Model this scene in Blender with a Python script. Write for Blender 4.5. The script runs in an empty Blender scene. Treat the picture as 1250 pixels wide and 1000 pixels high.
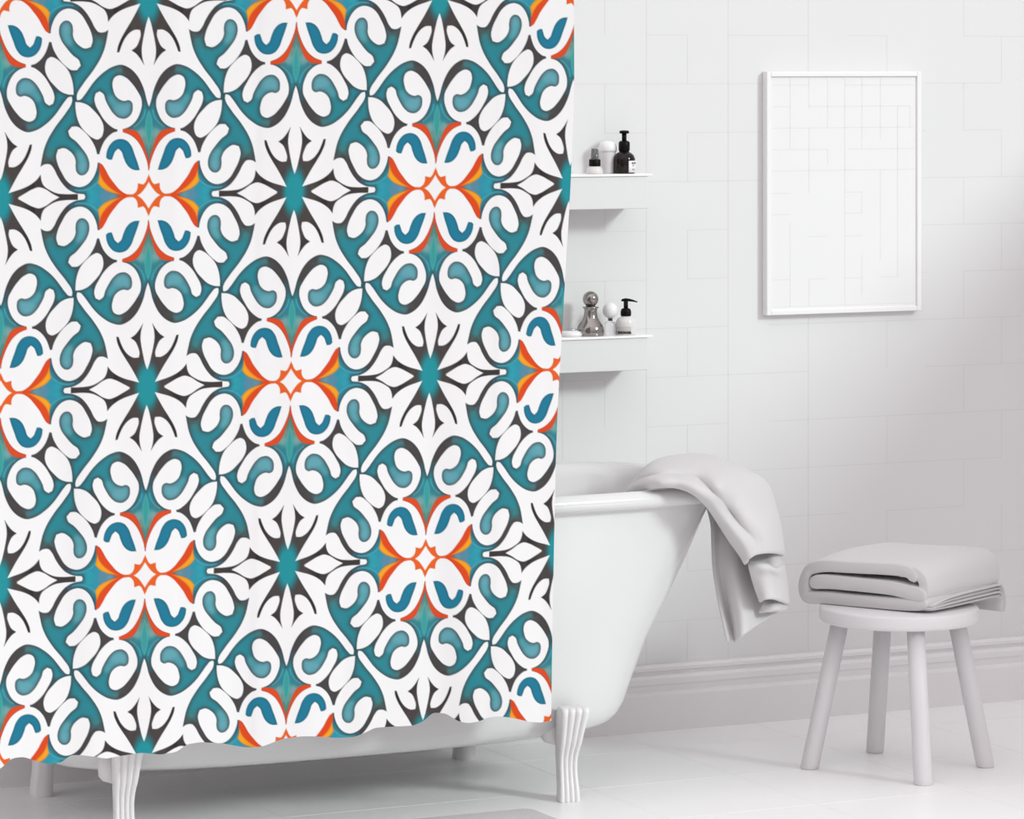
import bpy, bmesh, math, random
import numpy as np
from mathutils import Vector

# ---------------------------------------------------------------- camera, light, exposure
scene = bpy.context.scene
COL = scene.collection
ANG = math.radians(25.6); FPX = 4600.0; CAM_H = 1.75; CAM_D = 8.77
cam_d = bpy.data.cameras.new('camera'); cam = bpy.data.objects.new('camera', cam_d); COL.objects.link(cam)
cam.location = (0, -CAM_D, CAM_H); cam.rotation_euler = (math.radians(90), 0, -ANG)
cam_d.sensor_fit = 'HORIZONTAL'; cam_d.sensor_width = 36.0
cam_d.lens = 36.0 * FPX / 1250.0
cam_d.shift_y = -(500 - 78) / 1250.0
cam_d.clip_end = 100
scene.camera = cam

world = bpy.data.worlds.new('world'); scene.world = world; world.use_nodes = True
wnt = world.node_tree; wn = wnt.nodes; bg = wn['Background']
wtc = wn.new('ShaderNodeTexCoord'); wsep = wn.new('ShaderNodeSeparateXYZ'); wmr = wn.new('ShaderNodeMapRange')
wnt.links.new(wtc.outputs['Generated'], wsep.inputs[0]); wnt.links.new(wsep.outputs['Z'], wmr.inputs['Value'])
wmr.inputs['From Min'].default_value = -.1; wmr.inputs['From Max'].default_value = 1.0
wmr.inputs['To Min'].default_value = 0.40; wmr.inputs['To Max'].default_value = 1.42
wmy = wn.new('ShaderNodeMath'); wmy.operation = 'MULTIPLY_ADD'; wmy.inputs[1].default_value = -.34; wmy.inputs[2].default_value = .85
wmx = wn.new('ShaderNodeMath'); wmx.operation = 'MULTIPLY_ADD'; wmx.inputs[1].default_value = -.30
wmm = wn.new('ShaderNodeMath'); wmm.operation = 'MULTIPLY'
wnt.links.new(wsep.outputs['Y'], wmy.inputs[0]); wnt.links.new(wsep.outputs['X'], wmx.inputs[0]); wnt.links.new(wmy.outputs[0], wmx.inputs[2])
wnt.links.new(wmx.outputs[0], wmm.inputs[0]); wnt.links.new(wmr.outputs['Result'], wmm.inputs[1]); wnt.links.new(wmm.outputs[0], bg.inputs['Strength'])
bg.inputs['Color'].default_value = (1.0, 0.942, 0.968, 1)

sun_d = bpy.data.lights.new('sun', 'SUN'); sun = bpy.data.objects.new('sun', sun_d); COL.objects.link(sun)
sun_d.energy = 1.55; sun_d.angle = math.radians(11); sun_d.color = (0.90, 1.0, 0.965)
sun.location = (7, -5, 5)
sun.rotation_euler = Vector((0.58, -1.0, 0.53)).to_track_quat('Z', 'Y').to_euler()

vs = scene.view_settings
scene.display_settings.display_device = 'sRGB'
vs.view_transform = 'Standard'; vs.look = 'None'; vs.exposure = -0.05; vs.gamma = 1.0; vs.use_curve_mapping = False

# ---------------------------------------------------------------- helpers
SA, CA = math.sin(ANG), math.cos(ANG)
def aty(px, py, y):
    a = (px - 625) / FPX; b = -(py - 78) / FPX
    t = (y + CAM_D) / (CA - a * SA)
    return Vector(((SA + a * CA) * t, y, CAM_H + b * t))
def atz(px, py, z):
    a = (px - 625) / FPX; b = -(py - 78) / FPX
    t = (z - CAM_H) / b
    return Vector(((SA + a * CA) * t, -CAM_D + (CA - a * SA) * t, z))

def mat(name, col, rough=0.5, metal=0.0, spec=0.5, trans=0.0, bump=0.0, bscale=300.0, var=0.0, sheen=0.0, ior=1.45, coat=0.0):
    m = bpy.data.materials.new(name); m.use_nodes = True
    nt = m.node_tree; b = nt.nodes['Principled BSDF']
    b.inputs['Base Color'].default_value = (*col, 1); b.inputs['Roughness'].default_value = rough
    b.inputs['Metallic'].default_value = metal; b.inputs['Specular IOR Level'].default_value = spec
    b.inputs['Transmission Weight'].default_value = trans; b.inputs['IOR'].default_value = ior
    b.inputs['Coat Weight'].default_value = coat
    if sheen: b.inputs['Sheen Weight'].default_value = sheen
    tc = nt.nodes.new('ShaderNodeTexCoord')
    if bump:
        n = nt.nodes.new('ShaderNodeTexNoise'); n.inputs['Scale'].default_value = bscale; n.inputs['Detail'].default_value = 3
        bp = nt.nodes.new('ShaderNodeBump'); bp.inputs['Strength'].default_value = bump; bp.inputs['Distance'].default_value = 0.002
        nt.links.new(tc.outputs['Object'], n.inputs['Vector']); nt.links.new(n.outputs['Fac'], bp.inputs['Height'])
        nt.links.new(bp.outputs['Normal'], b.inputs['Normal'])
    n2 = nt.nodes.new('ShaderNodeTexNoise'); n2.inputs['Scale'].default_value = 4
    mx = nt.nodes.new('ShaderNodeMix'); mx.data_type = 'RGBA'
    mx.inputs[6].default_value = (*[c * (1 - var) for c in col], 1); mx.inputs[7].default_value = (*col, 1)
    nt.links.new(tc.outputs['Object'], n2.inputs['Vector']); nt.links.new(n2.outputs['Fac'], mx.inputs[0])
    nt.links.new(mx.outputs[2], b.inputs['Base Color'])
    return m

M = {}
M['wall'] = mat('wall_tile', (.745, .745, .745), .55, var=.01, spec=.3)
M['grout'] = mat('grout', (.68, .67, .675), .8)
M['floor'] = mat('floor_tile', (.925, .925, .925), .32, var=.02, spec=.45)
M['floorline'] = mat('floor_joint', (.85, .85, .85), .6)
M['base'] = mat('painted_wood', (.80, .79, .795), .4, var=.01)
M['tub'] = mat('enamel', (.72, .72, .72), .18, coat=.3, var=.005)
M['tubfoot'] = mat('painted_iron', (.80, .785, .79), .35, var=.01)
M['stool'] = mat('stool_paint', (.70, .685, .695), .45, var=.01)
M['towel'] = mat('towel_cotton', (.63, .615, .62), .95, spec=.1, bump=.35, bscale=900, sheen=.25, var=.03)
M['frame'] = mat('frame_paint', (.85, .84, .84), .4)
M['paper'] = mat('paper', (.80, .80, .80), .6)
M['print'] = mat('print_line', (.715, .72, .72), .7)
M['shelf'] = mat('shelf_metal', (.74, .74, .74), .35)
M['shelflip'] = mat('shelf_rim', (.92, .91, .92), .3)
M['black'] = mat('black_plastic', (.004, .004, .004), .35, spec=.15)
M['amber'] = mat('dark_amber_glass', (.012, .007, .006), .12, spec=.35)
M['label'] = mat('label_paper', (.85, .83, .83), .6)
M['ink'] = mat('ink', (.03, .03, .03), .6)
M['greylabel'] = mat('grey_label', (.50, .48, .47), .5)
M['chrome'] = mat('polished_pewter', (.33, .31, .295), .14, metal=1)
M['clear'] = mat('clear_plastic', (.95, .95, .95), .05, trans=.92, ior=1.35)
M['liquid'] = mat('pale_soap', (.72, .70, .68), .12, coat=.5)
M['glass'] = mat('clear_glass', (.96, .95, .97), .03, trans=.97, ior=1.3)
M['whiteplastic'] = mat('white_ceramic', (.84, .84, .84), .25)
M['frost'] = mat('frosted_glass', (.70, .68, .69), .25, coat=.4)
M['rug'] = mat('rug_pile', (.64, .62, .63), 1.0, bump=1.0, bscale=160, var=.25)
M['steel'] = mat('brushed_steel', (.6, .6, .6), .3, metal=1)

def link(name, me, m, parent=None, smooth=True, kind=None):
    o = bpy.data.objects.new(name, me); COL.objects.link(o)
    if m is not None: me.materials.append(M[m] if isinstance(m, str) else m)
    if smooth:
        for p in me.polygons: p.use_smooth = True
    if parent is not None: o.parent = parent
    if kind: o['kind'] = kind
    return o
def obj(name, verts, faces, m, parent=None, smooth=True, kind=None, flip_fix=True):
    me = bpy.data.meshes.new(name); me.from_pydata([tuple(v) for v in verts], [], faces); me.update()
    if flip_fix:
        bm = bmesh.new(); bm.from_mesh(me); bmesh.ops.recalc_face_normals(bm, faces=bm.faces); bm.to_mesh(me); bm.free()
    return link(name, me, m, parent, smooth, kind)
def bmobj(name, bm, m, parent=None, smooth=False, kind=None):
    me = bpy.data.meshes.new(name); bmesh.ops.recalc_face_normals(bm, faces=bm.faces); bm.to_mesh(me); bm.free()
    return link(name, me, m, parent, smooth, kind)
def empty(name, loc, label=None, cat=None, group=None):
    o = bpy.data.objects.new(name, None); COL.objects.link(o); o.location = loc; o.empty_display_size = .05
    if label: o['label'] = label; o['category'] = cat
    if group: o['group'] = group
    return o
def bev(o, w, seg=2):
    b = o.modifiers.new('bevel', 'BEVEL'); b.width = w; b.segments = seg; b.limit_method = 'ANGLE'; b.angle_limit = math.radians(35)
    for p in o.data.polygons: p.use_smooth = True
    wn_ = o.modifiers.new('wn', 'WEIGHTED_NORMAL'); wn_.keep_sharp = True
def add_box(bm, x0, x1, y0, y1, z0, z1):
    vs_ = [bm.verts.new((x, y, z)) for z in (z0, z1) for y in (y0, y1) for x in (x0, x1)]
    for f in ((0, 1, 3, 2), (4, 6, 7, 5), (0, 4, 5, 1), (2, 3, 7, 6), (0, 2, 6, 4), (1, 5, 7, 3)): bm.faces.new([vs_[i] for i in f])
def box(name, x0, x1, y0, y1, z0, z1, m, parent=None, bevel=0, kind=None):
    bm = bmesh.new(); add_box(bm, x0, x1, y0, y1, z0, z1)
    o = bmobj(name, bm, m, parent, kind=kind)
    if bevel: bev(o, bevel)
    return o
def lathe(name, prof, m, parent=None, seg=32, loc=(0, 0, 0), cap=True):
    verts = []; faces = []
    for r, z in prof:
        for k in range(seg):
            a = 2 * math.pi * k / seg; verts.append((loc[0] + r * math.cos(a), loc[1] + r * math.sin(a), loc[2] + z))
    n = len(prof)
    for i in range(n - 1):
        for k in range(seg):
            k2 = (k + 1) % seg; faces.append((i * seg + k, i * seg + k2, (i + 1) * seg + k2, (i + 1) * seg + k))
    if cap: faces.append(tuple(range(seg))[::-1]); faces.append(tuple((n - 1) * seg + k for k in range(seg)))
    return obj(name, verts, faces, m, parent)
def loft(name, rings, m, parent=None, closed_u=True, cap=True, smooth=True):
    n = len(rings[0]); verts = [v for r in rings for v in r]; faces = []
    for i in range(len(rings) - 1):
        for k in range(n if closed_u else n - 1):
            k2 = (k + 1) % n; faces.append((i * n + k, i * n + k2, (i + 1) * n + k2, (i + 1) * n + k))
    if cap and closed_u: faces.append(tuple(range(n))[::-1]); faces.append(tuple((len(rings) - 1) * n + k for k in range(n)))
    return obj(name, verts, faces, m, parent, smooth)
def catmull(P, n=6, closed=False):
    P = [Vector(p) for p in P]; out = []
    N = len(P); R = range(N if closed else N - 1)
    for i in R:
        p1, p2 = P[i], P[(i + 1) % N]
        p0 = P[i - 1] if (closed or i > 0) else p1 * 2 - p2
        p3 = P[(i + 2) % N] if (closed or i < N - 2) else p2 * 2 - p1
        for k in range(n):
            t = k / n
            out.append(.5 * ((2 * p1) + (p2 - p0) * t + (2 * p0 - 5 * p1 + 4 * p2 - p3) * t * t + (3 * p1 - p0 - 3 * p2 + p3) * t ** 3))
    if not closed: out.append(P[-1].copy())
    return out
def tube(name, pts, r, m, parent=None, seg=12):
    pts = [Vector(p) for p in pts]; rings = []; up = None
    for i, p in enumerate(pts):
        t = (pts[min(i + 1, len(pts) - 1)] - pts[max(i - 1, 0)]).normalized()
        if up is None: up = Vector((0, 0, 1)) if abs(t.z) < .9 else Vector((1, 0, 0))
        s = t.cross(up).normalized(); up = s.cross(t).normalized(); rr = r[i] if isinstance(r, (list, tuple)) else r
        rings.append([p + (s * math.cos(a) + up * math.sin(a)) * rr for a in [2 * math.pi * k / seg for k in range(seg)]])
    return loft(name, rings, m, parent)
def text(name, s, size, loc, rot, m, parent, depth=.0002, align='LEFT', bold=0):
    cu = bpy.data.curves.new(name, 'FONT'); cu.body = s; cu.size = size; cu.extrude = depth; cu.align_x = align; cu.offset = bold
    t = bpy.data.objects.new(name + '_tmp', cu); COL.objects.link(t)
    bpy.context.view_layer.update()
    dg = bpy.context.evaluated_depsgraph_get(); me = bpy.data.meshes.new_from_object(t.evaluated_get(dg))
    bpy.data.objects.remove(t)
    o = bpy.data.objects.new(name, me); COL.objects.link(o); me.materials.clear(); me.materials.append(M[m])
    o.location = loc; o.rotation_euler = rot; o.parent = parent
    return o

# ---------------------------------------------------------------- the room
WX0, WX1 = 1.2, 6.5
box('floor', WX0, WX1 + .12, -6.5, .12, -.06, 0, 'floor', kind='structure')
box('wall_back', WX0, WX1 + .12, 0, .12, 0, 3.0, 'wall', kind='structure')
box('added_shade_wall', WX1, WX1 + .12, -3.75, 0, 0, 2.03, 'wall', kind='structure')  # added out of view, sized to cast soft shade on the lower back wall
wb = bpy.data.objects['wall_back']; fl = bpy.data.objects['floor']

# grout joints of the wall tiles: a lattice with many joints closed up (large and small tiles mixed)
rnd = random.Random(11)
TX0 = aty(889, 200, 0).x; TW = .1225; TZ0 = 1.826; TH = .1287
cols = [TX0 + TW * k for k in range(-26, 13)]; rows = [TZ0 + TH * k for k in range(-13, 9)]
bm = bmesh.new(); e = .0003; w = .0009
FULL = {-2, 0, 2, 4}; EVEN = {1, 6, 9, 11, -4, -6}; ODD = {-1, 8, 10, -3, -5, -8}
for i, x in enumerate(cols):
    k = i - 24                      # column 0 is the joint just right of the shelves
    for j in range(len(rows) - 1):
        z0, z1 = max(rows[j], .172), rows[j + 1]
        r = 13 - j
        on = k in FULL or (k in EVEN and r % 2 == 1) or (k in ODD and r % 2 == 0) or (k < -8 and (k + r) % 3 == 0)
        if z1 <= z0 or x > WX1 or not on: continue
        add_box(bm, x - w, x + w, -e, .001, z0, z1)
for j, z in enumerate(rows):
    if z < .18: continue
    for i in range(len(cols) - 1):
        if rnd.random() > .8: continue
        add_box(bm, cols[i], min(cols[i + 1], WX1), -e, .001, z - w, z + w)
bmobj('grout_lines', bm, 'grout', wb, kind='structure')
bm = bmesh.new()
for k in range(14):
    x = 1.3 + .4 * k; add_box(bm, x - .0012, x + .0012, -6.4, -.03, -.001, .0003)
for k in range(17):
    y = -.25 - .4 * k
    if y > -6.4: add_box(bm, WX0, WX1, y - .0012, y + .0012, -.001, .0003)
bmobj('floor_joints', bm, 'floorline', fl, kind='structure')

# baseboard: a moulded profile swept along the wall
prof = [(0, 0), (-.030, 0), (-.030, .0935), (-.0275, .100), (-.0205, .1035), (-.0205, .1175), (-.0245, .1225), (-.0250, .137), (-.0215, .1445), (-.0130, .147), (-.0130, .153),
        (-.0185, .157), (-.0190, .165), (-.0150, .171), (-.004, .172), (0, .172)]
def sweep_x(name, prof, x0, x1, m):
    v = [(x0, y, z) for y, z in prof] + [(x1, y, z) for y, z in prof]; n = len(prof)
    f = [(i, (i + 1) % n, (i + 1) % n + n, i + n) for i in range(n)] + [tuple(range(n))[::-1], tuple(range(n, 2 * n))]
    return obj(name, v, f, m, smooth=False, kind='structure')
sweep_x('baseboard_back', prof, WX0, WX1 - .0, 'base')
bpy.data.objects['baseboard_back'].location.y = -.0002

# ---------------------------------------------------------------- the bathtub
TC = Vector((3.475, -.475))
tub = empty('bathtub', (TC.x, TC.y, 0), 'white freestanding roll top bathtub on fluted feet, half behind the patterned curtain', 'bathtub')
def ring(a, b, z, n=3.0, N=112):
    out = []
    for k in range(N):
        t = 2 * math.pi * k / N; c, s = math.cos(t), math.sin(t)
        out.append((a * math.copysign(abs(c) ** (2 / n), c), b * math.copysign(abs(s) ** (2 / n), s), z))
    return out
# (half length, half width, height, exponent)
outer = [(.30, .10, .128, 2.6), (.52, .17, .129, 2.8), (.60, .205, .133, 3.0), (.636, .225, .137, 3.2), (.671, .24, .144, 3.4), (.697, .25, .150, 3.6), (.715, .262, .160, 3.8), (.730, .273, .180, 4), (.743, .283, .205, 4),
         (.762, .295, .262, 4), (.800, .310, .36, 4), (.847, .323, .452, 4.2), (.898, .333, .56, 4.5), (.936, .341, .65, 4.8), (.952, .346, .69, 5), (.960, .350, .712, 5)]
inner = [(.972, .358, .7335, 5), (.955, .345, .732, 5), (.938, .333, .722, 5), (.926, .324, .70, 5), (.905, .312, .62, 4.5), (.85, .300, .46, 4), (.775, .282, .28, 3.6), (.72, .25, .20, 3.2), (.62, .20, .178, 2.8), (.3, .09, .172, 2.6)]
loft('body', [ring(a, b, z, n) for a, b, z, n in outer + inner], 'tub', tub)
# rolled rim
rc = 40; RR = .0215
base = ring(.972, .358, .7125, 5.0, 240); verts = []; faces = []
for k in range(240):
    p = Vector(base[k]); t = (Vector(base[(k + 1) % 240]) - Vector(base[k - 1])).normalized(); nrm = Vector((t.y, -t.x, 0))
    for j in range(20):
        a = 2 * math.pi * j / 20; verts.append(p + nrm * (RR * 1.15 * math.cos(a)) + Vector((0, 0, RR * math.sin(a))))
for k in range(240):
    for j in range(20):
        faces.append((k * 20 + j, k * 20 + (j + 1) % 20, ((k + 1) % 240) * 20 + (j + 1) % 20, ((k + 1) % 240) * 20 + j))
obj('rim', verts, faces, 'tub', tub)
# fluted cabriole feet: S profile in y (outward = -y), swept in width with four ridges on the front
prof_leg = [(.000, -.000, .048, .052), (.004, -.001, .05, .052), (.03, .002, .048, .050), (.06, .010, .045, .050), (.09, .013, .045, .053), (.115, .006, .048, .060), (.14, -.010, .053, .070),
            (.165, -.022, .057, .080), (.19, -.034, .062, .085), (.21, -.043, .067, .082), (.222, -.046, .069, .070), (.229, -.041, .066, .050), (.231, -.032, .058, .03)]
def leg_mesh():
    rings = []
    N = 48
    for z, yo, wd, dp in catmull([Vector((a, b, c)).to_4d() if False else Vector((a, b, c, d)) for a, b, c, d in prof_leg], 3):
        r = []
        for k in range(N + 1):          # front with flutes, left to right
            u = k / N; x = -wd / 2 + wd * u
            fl_ = .0062 * abs(math.sin(math.pi * 4 * u)) ** .55 if 0 < u < 1 else 0
            r.append((x, yo - .0 - fl_, z))
        r.append((wd / 2, yo + dp * .45, z)); r.append((wd / 2 * .8, yo + dp * .85, z)); r.append((-wd / 2 * .8, yo + dp * .85, z)); r.append((-wd / 2, yo + dp * .45, z))
        rings.append(r)
    return rings
rl = leg_mesh()
FX = .5635; FY0, FY1 = -.745, -.17
for k, (fx, fy, rz) in enumerate(((FX - .056, FY0, 0), (-FX - .042, FY0, 0), (FX - .045, FY1, math.pi), (-FX - .032, FY1, math.pi))):
    if k == 0: lg = loft('leg', rl, 'tubfoot', tub); lm = lg.data
    else: lg = bpy.data.objects.new('leg', lm); COL.objects.link(lg); lg.parent = tub
    lg.location = (fx, (fy - .03 if rz == 0 else fy + .03) - TC.y, 0); lg.rotation_euler.z = rz - (.17 if rz == 0 else 0)
    # mounting bracket behind the knee
    if k == 0:
        br = loft('bracket', [[(x0 + ww * math.cos(2 * math.pi * j / 20) * 1.0, .075 + .030 * math.sin(2 * math.pi * j / 20), z) for j in range(20)]
                              for x0, ww, z in ((-.020, .006, .128), (-.022, .018, .131), (-.024, .024, .14), (-.024, .026, .16), (-.024, .026, .20))], 'tubfoot', lg); bmesh_ = br.data
    else: br = bpy.data.objects.new('bracket', bmesh_); COL.objects.link(br); br.parent = lg

# ---------------------------------------------------------------- the stool
SC = Vector((4.9075, -.750))
st = empty('stool', (SC.x, SC.y, 0), 'round white wooden stool with four splayed legs, holding the folded towel', 'stool')
SH = .405
lathe('seat', [(.0, SH - .037), (.182, SH - .037), (.193, SH - .036), (.1965, SH - .032), (.1975, SH - .026), (.1975, SH - .006), (.196, SH - .002), (.191, SH), (.0, SH)], 'stool', st, seg=96, cap=False)
for px, py in ((988, 938.5), (1068, 918.5), (1127, 958), (1203, 936.5)):
    f = atz(px, py, 0); d = Vector((f.x - SC.x, f.y - SC.y, 0)); u = d.normalized()
    top = u * .145 + Vector((0, 0, SH - .035)); bot = u * d.length
    ax = (top - bot).normalized(); rings = []
    s1 = ax.cross(Vector((0, 0, 1))).normalized(); s2 = s1.cross(ax).normalized()
    for t, r in ((0, .0205), (.012, .0222), (.05, .0225), (.5, .0225), (1, .022)):
        r_ = []
        for k in range(24):
            a = 2 * math.pi * k / 24
            p = bot.lerp(top, t) + (s1 * math.cos(a) + s2 * math.sin(a)) * r
            if t < .02: p = p - ax * ((p.z - (0.0 if t == 0 else .004)) / ax.z)
            if t == 1: p = p - ax * ((p.z - (SH - .035)) / ax.z)
            r_.append(p)
        rings.append(r_)
    loft('leg', rings, 'stool', st)

# ---------------------------------------------------------------- folded towel on the stool
def subsurf(o, lv=2):
    s = o.modifiers.new('sub', 'SUBSURF'); s.levels = lv; s.render_levels = lv
def ribbon(name, path, ext, th, m, parent=None, wob=0., seed=0, n=5, taper=None, nx=10):
    """closed thick strip: path in (h, z) swept along ext; path points -> thick outline"""
    P = catmull([Vector((h, z)) for h, z in path], n); L = len(P)
    nr = []
    for i in range(L):
        t = (P[min(i + 1, L - 1)] - P[max(i - 1, 0)]).normalized(); nr.append(Vector((-t.y, t.x)))
    outl = [P[i] + nr[i] * th / 2 for i in range(L)]
    endd = (P[-1] - P[-2]).normalized()
    outl += [P[-1] + nr[-1] * th * .35 + endd * th * .38, P[-1] + endd * th * .5, P[-1] - nr[-1] * th * .35 + endd * th * .38]
    outl += [P[i] - nr[i] * th / 2 for i in reversed(range(L))]
    sd = (P[0] - P[1]).normalized()
    outl += [P[0] - nr[0] * th * .35 + sd * th * .38, P[0] + sd * th * .5, P[0] + nr[0] * th * .35 + sd * th * .38]
    return outl

# local frame of the towel: e1 runs along its left (camera-side) face, e2 along the right face
cor = atz(1128, 742, SH); lft = atz(984, 742, SH); rgt = atz(1206, 733, SH)
cor = Vector((4.884, -.908, SH)); e1 = Vector((-.545, .84, 0)).normalized(); e1 = (atz(972, 735, SH) - cor); e1.z = 0; L1 = e1.length; e1.normalize()
e2 = (atz(1216, 735, SH) - cor); e2.z = 0; L2 = e2.length; e2.normalize()
tw = empty('folded_towel', (cor.x, cor.y, SH), 'pale grey bath towel folded in thick layers on the round stool', 'towel', None)
def sweep_outl(name, outl, v0, v1, m, parent, nseg=9, bulge=.012, drop=lambda h, v, z: 0):
    rings = []
    cx = sum(p.x for p in outl) / len(outl); cz = sum(p.y for p in outl) / len(outl)
    for k in range(nseg + 1):
        u = k / nseg; v = v0 + (v1 - v0) * u
        r = []
        for p in outl:
            h, z = p.x, p.y
            q = e1 * h + e2 * v; z2 = z + drop(h, v, z)
            r.append((q.x, q.y, z2))
        rings.append(r)
    return rings
def shrink(outl, dd):
    # inset an outline along its normals, to round off the two cut ends
    n = len(outl); out = []
    for i in range(n):
        t = (outl[(i + 1) % n] - outl[i - 1]).normalized(); out.append(outl[i] + Vector((-t.y, t.x)) * dd)
    return out
def thick_sweep(name, path, v0, v1, th, m, parent, drop=lambda h, v, z: 0, rnd_=.006, n=6):
    full = ribbon(name, path, None, th, m, n=n)
    area = sum(full[i].x * full[(i + 1) % len(full)].y - full[(i + 1) % len(full)].x * full[i].y for i in range(len(full)))
    sgn = 1 if area > 0 else -1
    rings = []
    steps = [(v0, .0045), (v0 + .0015, .002), (v0 + .0045, .0006), (v0 + .009, 0)] + [(v0 + .009 + (v1 - v0 - .018) * k / 10, 0) for k in range(1, 10)] + [(v1 - .009, 0), (v1 - .0045, .0006), (v1 - .0015, .002), (v1, .0045)]
    for v, ins in steps:
        ol = shrink(full, ins * sgn * min(1, th / .02))
        rings.append([tuple(e1 * p.x + e2 * v + Vector((0, 0, p.y + drop(p.x, v, p.y)))) for p in ol])
    return loft(name, rings, m, parent)
T = .031
wave = lambda h, v, z: .0022 * math.sin(h * 21 + 1) * (z / .1) + .0012 * math.sin(v * 30 + h * 14)
topd = lambda h, v, z: wave(h, v, z) + .012 * (z / .1) * math.sin(min(max(v / L2, 0), 1) * math.pi * .8) + .010 * (v / L2) * (z / .1)
sag = lambda h, v, z: topd(h, v, z) - .014 * min(1, max(0, (h - .27) / .09)) ** 2
# outer wrap: from the tuck near the corner, left over the top, round the left end and back along the bottom to the corner
thick_sweep('outer_fold', [(.038, .0865), (.050, .0945), (.075, .0985), (.12, .100), (.17, .100), (.245, .097), (L1 - .045, .091), (L1 - .024, .080), (L1 - .016, .056), (L1 - .020, .034), (L1 - .040, .0195), (.25, .0165), (.17, .0160), (.09, .0160), (.03, .0195), (.012, .025)],
            .004, L2 - .022, T, 'towel', tw, sag)
# inner layer, its round fold towards the left end
thick_sweep('inner_fold', [(L1 - .052, .0560), (.25, .0575), (.18, .0575), (.10, .0545), (.05, .048), (.016, .045)], .0015, L2 - .025, T * 1.16, 'towel', tw, lambda h, v, z: wave(h, v, z) - .010 * min(1, max(0, (h - .27) / .09)) ** 2)
# smooth sheet folded down over the right hand side
thick_sweep('side_fold', [(.075, .0975), (.050, .0985), (.028, .094), (.013, .082), (.0085, .066), (.010, .050), (.022, .042)], .0065, L2 + .010, T * .95, 'towel', tw, lambda h, v, z: .012 * (z / .1) * math.sin(min(max(v / L2, 0), 1) * math.pi * .8) + .010 * (v / L2) * (z / .1))
# thin hem layers showing under it and hanging over the seat edge
def hem(name, dz, dy, back, th=.0075):
    full = []
    rings = []
    pts = [(.012 + back, .010 + dz * .35), (.10, .0105 + dz * .9), (L2 - .02, .0165 + dz), (L2 + .004 + dz * .25, .0150 + dz * .9), (L2 + .0125 + dz * .35, .004 + dz * .2), (L2 + .013 + dz * .3, -.012), (L2 + .010 + dz * .3, -.024)]
    P = catmull([Vector((a, b)) for a, b in pts], 6); R = []
    for i, p in enumerate(P):
        t = (P[min(i + 1, len(P) - 1)] - P[max(i - 1, 0)]).normalized(); nn = Vector((-t.y, t.x))
        r = []
        for h, s in ((-.010, .6), (-.013, .0), (-.010, -.6), (0, -1), (.05, -1), (.12, -1), (.12, 1), (.05, 1), (0, 1)):
            q = p + nn * s * th / 2
            w_ = e1 * (h + dy) + e2 * q.x; r.append((w_.x, w_.y, q.y))
        R.append(r)
    return loft(name, R, 'towel', tw)
hem('hem_fold', .000, .002, .006); hem('hem_fold', .0088, .000, .000); hem('hem_fold', .0176, .002, .003); hem('hem_fold', .0262, .000, .001)

# ---------------------------------------------------------------- towel draped over the end of the tub
dt = empty('draped_towel', (4.5, -.5, .74), 'pale grey bath towel draped over the right end of the bathtub rim', 'towel')
def sheet(name, rows, th, m, parent, ns=14, nt=5):
    """rows: list of rows, each a list of (px, py, y) control points across the cloth"""
    R = []
    for r in rows:
        R.append([Vector((p[0], p[1], p[2] - .17 * (lambda q: q * q * (3 - 2 * q))(min(1, max(0, (p[0] - 832) / 90))))) for p in r])
    n = len(R[0])
    colsP = [catmull([R[i][k] for i in range(len(R))], nt) for k in range(n)]
    G = []
    for i in range(len(colsP[0])):
        G.append(catmull([colsP[k][i] for k in range(n)], max(2, ns // (n - 1))))
    W = []
    for r in G: W.append([aty(p.x, p.y, p.z) - Vector((4.5, -.5, .74)) for p in r])
    a, b = len(W), len(W[0]); verts = [v for r in W for v in r]
    faces = [(i * b + j, i * b + j + 1, (i + 1) * b + j + 1, (i + 1) * b + j) for i in range(a - 1) for j in range(b - 1)]
    o = obj(name, verts, faces, m, parent)
    s = o.modifiers.new('solid', 'SOLIDIFY'); s.thickness = th; s.offset = 0; s.use_rim = True
    subsurf(o, 1)
    return o
# each row runs from the camera-side edge to the far edge
sheet('upper_fold', [
    [(767, 602, -.68), (766, 600, -.66), (768, 597, -.63), (771, 594, -.58), (776, 588, -.50), (786, 581, -.42), (797, 575, -.36)],
    [(786, 598, -.79), (784, 592, -.79), (785, 587, -.73), (785, 582, -.71), (787, 575, -.62), (795, 568, -.49), (808, 564, -.38)],
    [(806, 594, -.855), (805, 588, -.865), (806, 582, -.79), (806, 576, -.77), (808, 567, -.63), (816, 560, -.50), (832, 558, -.38)],
    [(826, 595, -.865), (828, 588, -.88), (830, 582, -.80), (832, 575, -.785), (837, 566, -.68), (843, 559, -.50), (858, 556, -.38)],
    [(845, 602, -.875), (849, 595, -.89), (853, 588, -.81), (856, 581, -.79), (863, 570, -.69), (870, 563, -.53), (886, 564, -.39)],
    [(861, 616, -.83), (866, 609, -.85), (872, 601, -.83), (877, 593, -.83), (886, 583, -.71), (895, 574, -.56), (912, 575, -.40)],
    [(876, 637, -.75), (882, 630, -.78), (888, 622, -.735), (894, 614, -.74), (904, 603, -.69), (916, 590, -.56), (936, 590, -.41)],
    [(890, 659, -.70), (897, 651, -.74), (905, 643, -.71), (911, 636, -.715), (921, 627, -.68), (932, 615, -.56), (945, 614, -.43)],
    [(903, 677, -.67), (910, 669, -.72), (918, 661, -.70), (925, 656, -.70), (934, 650, -.69), (944, 641, -.58), (952, 642, -.44)],
    [(911, 690, -.66), (914, 683, -.70), (920, 679, -.705), (927, 677, -.70), (937, 676, -.69), (949, 677, -.62), (957, 680, -.46)],
], .014, 'towel', dt, ns=18)
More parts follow.
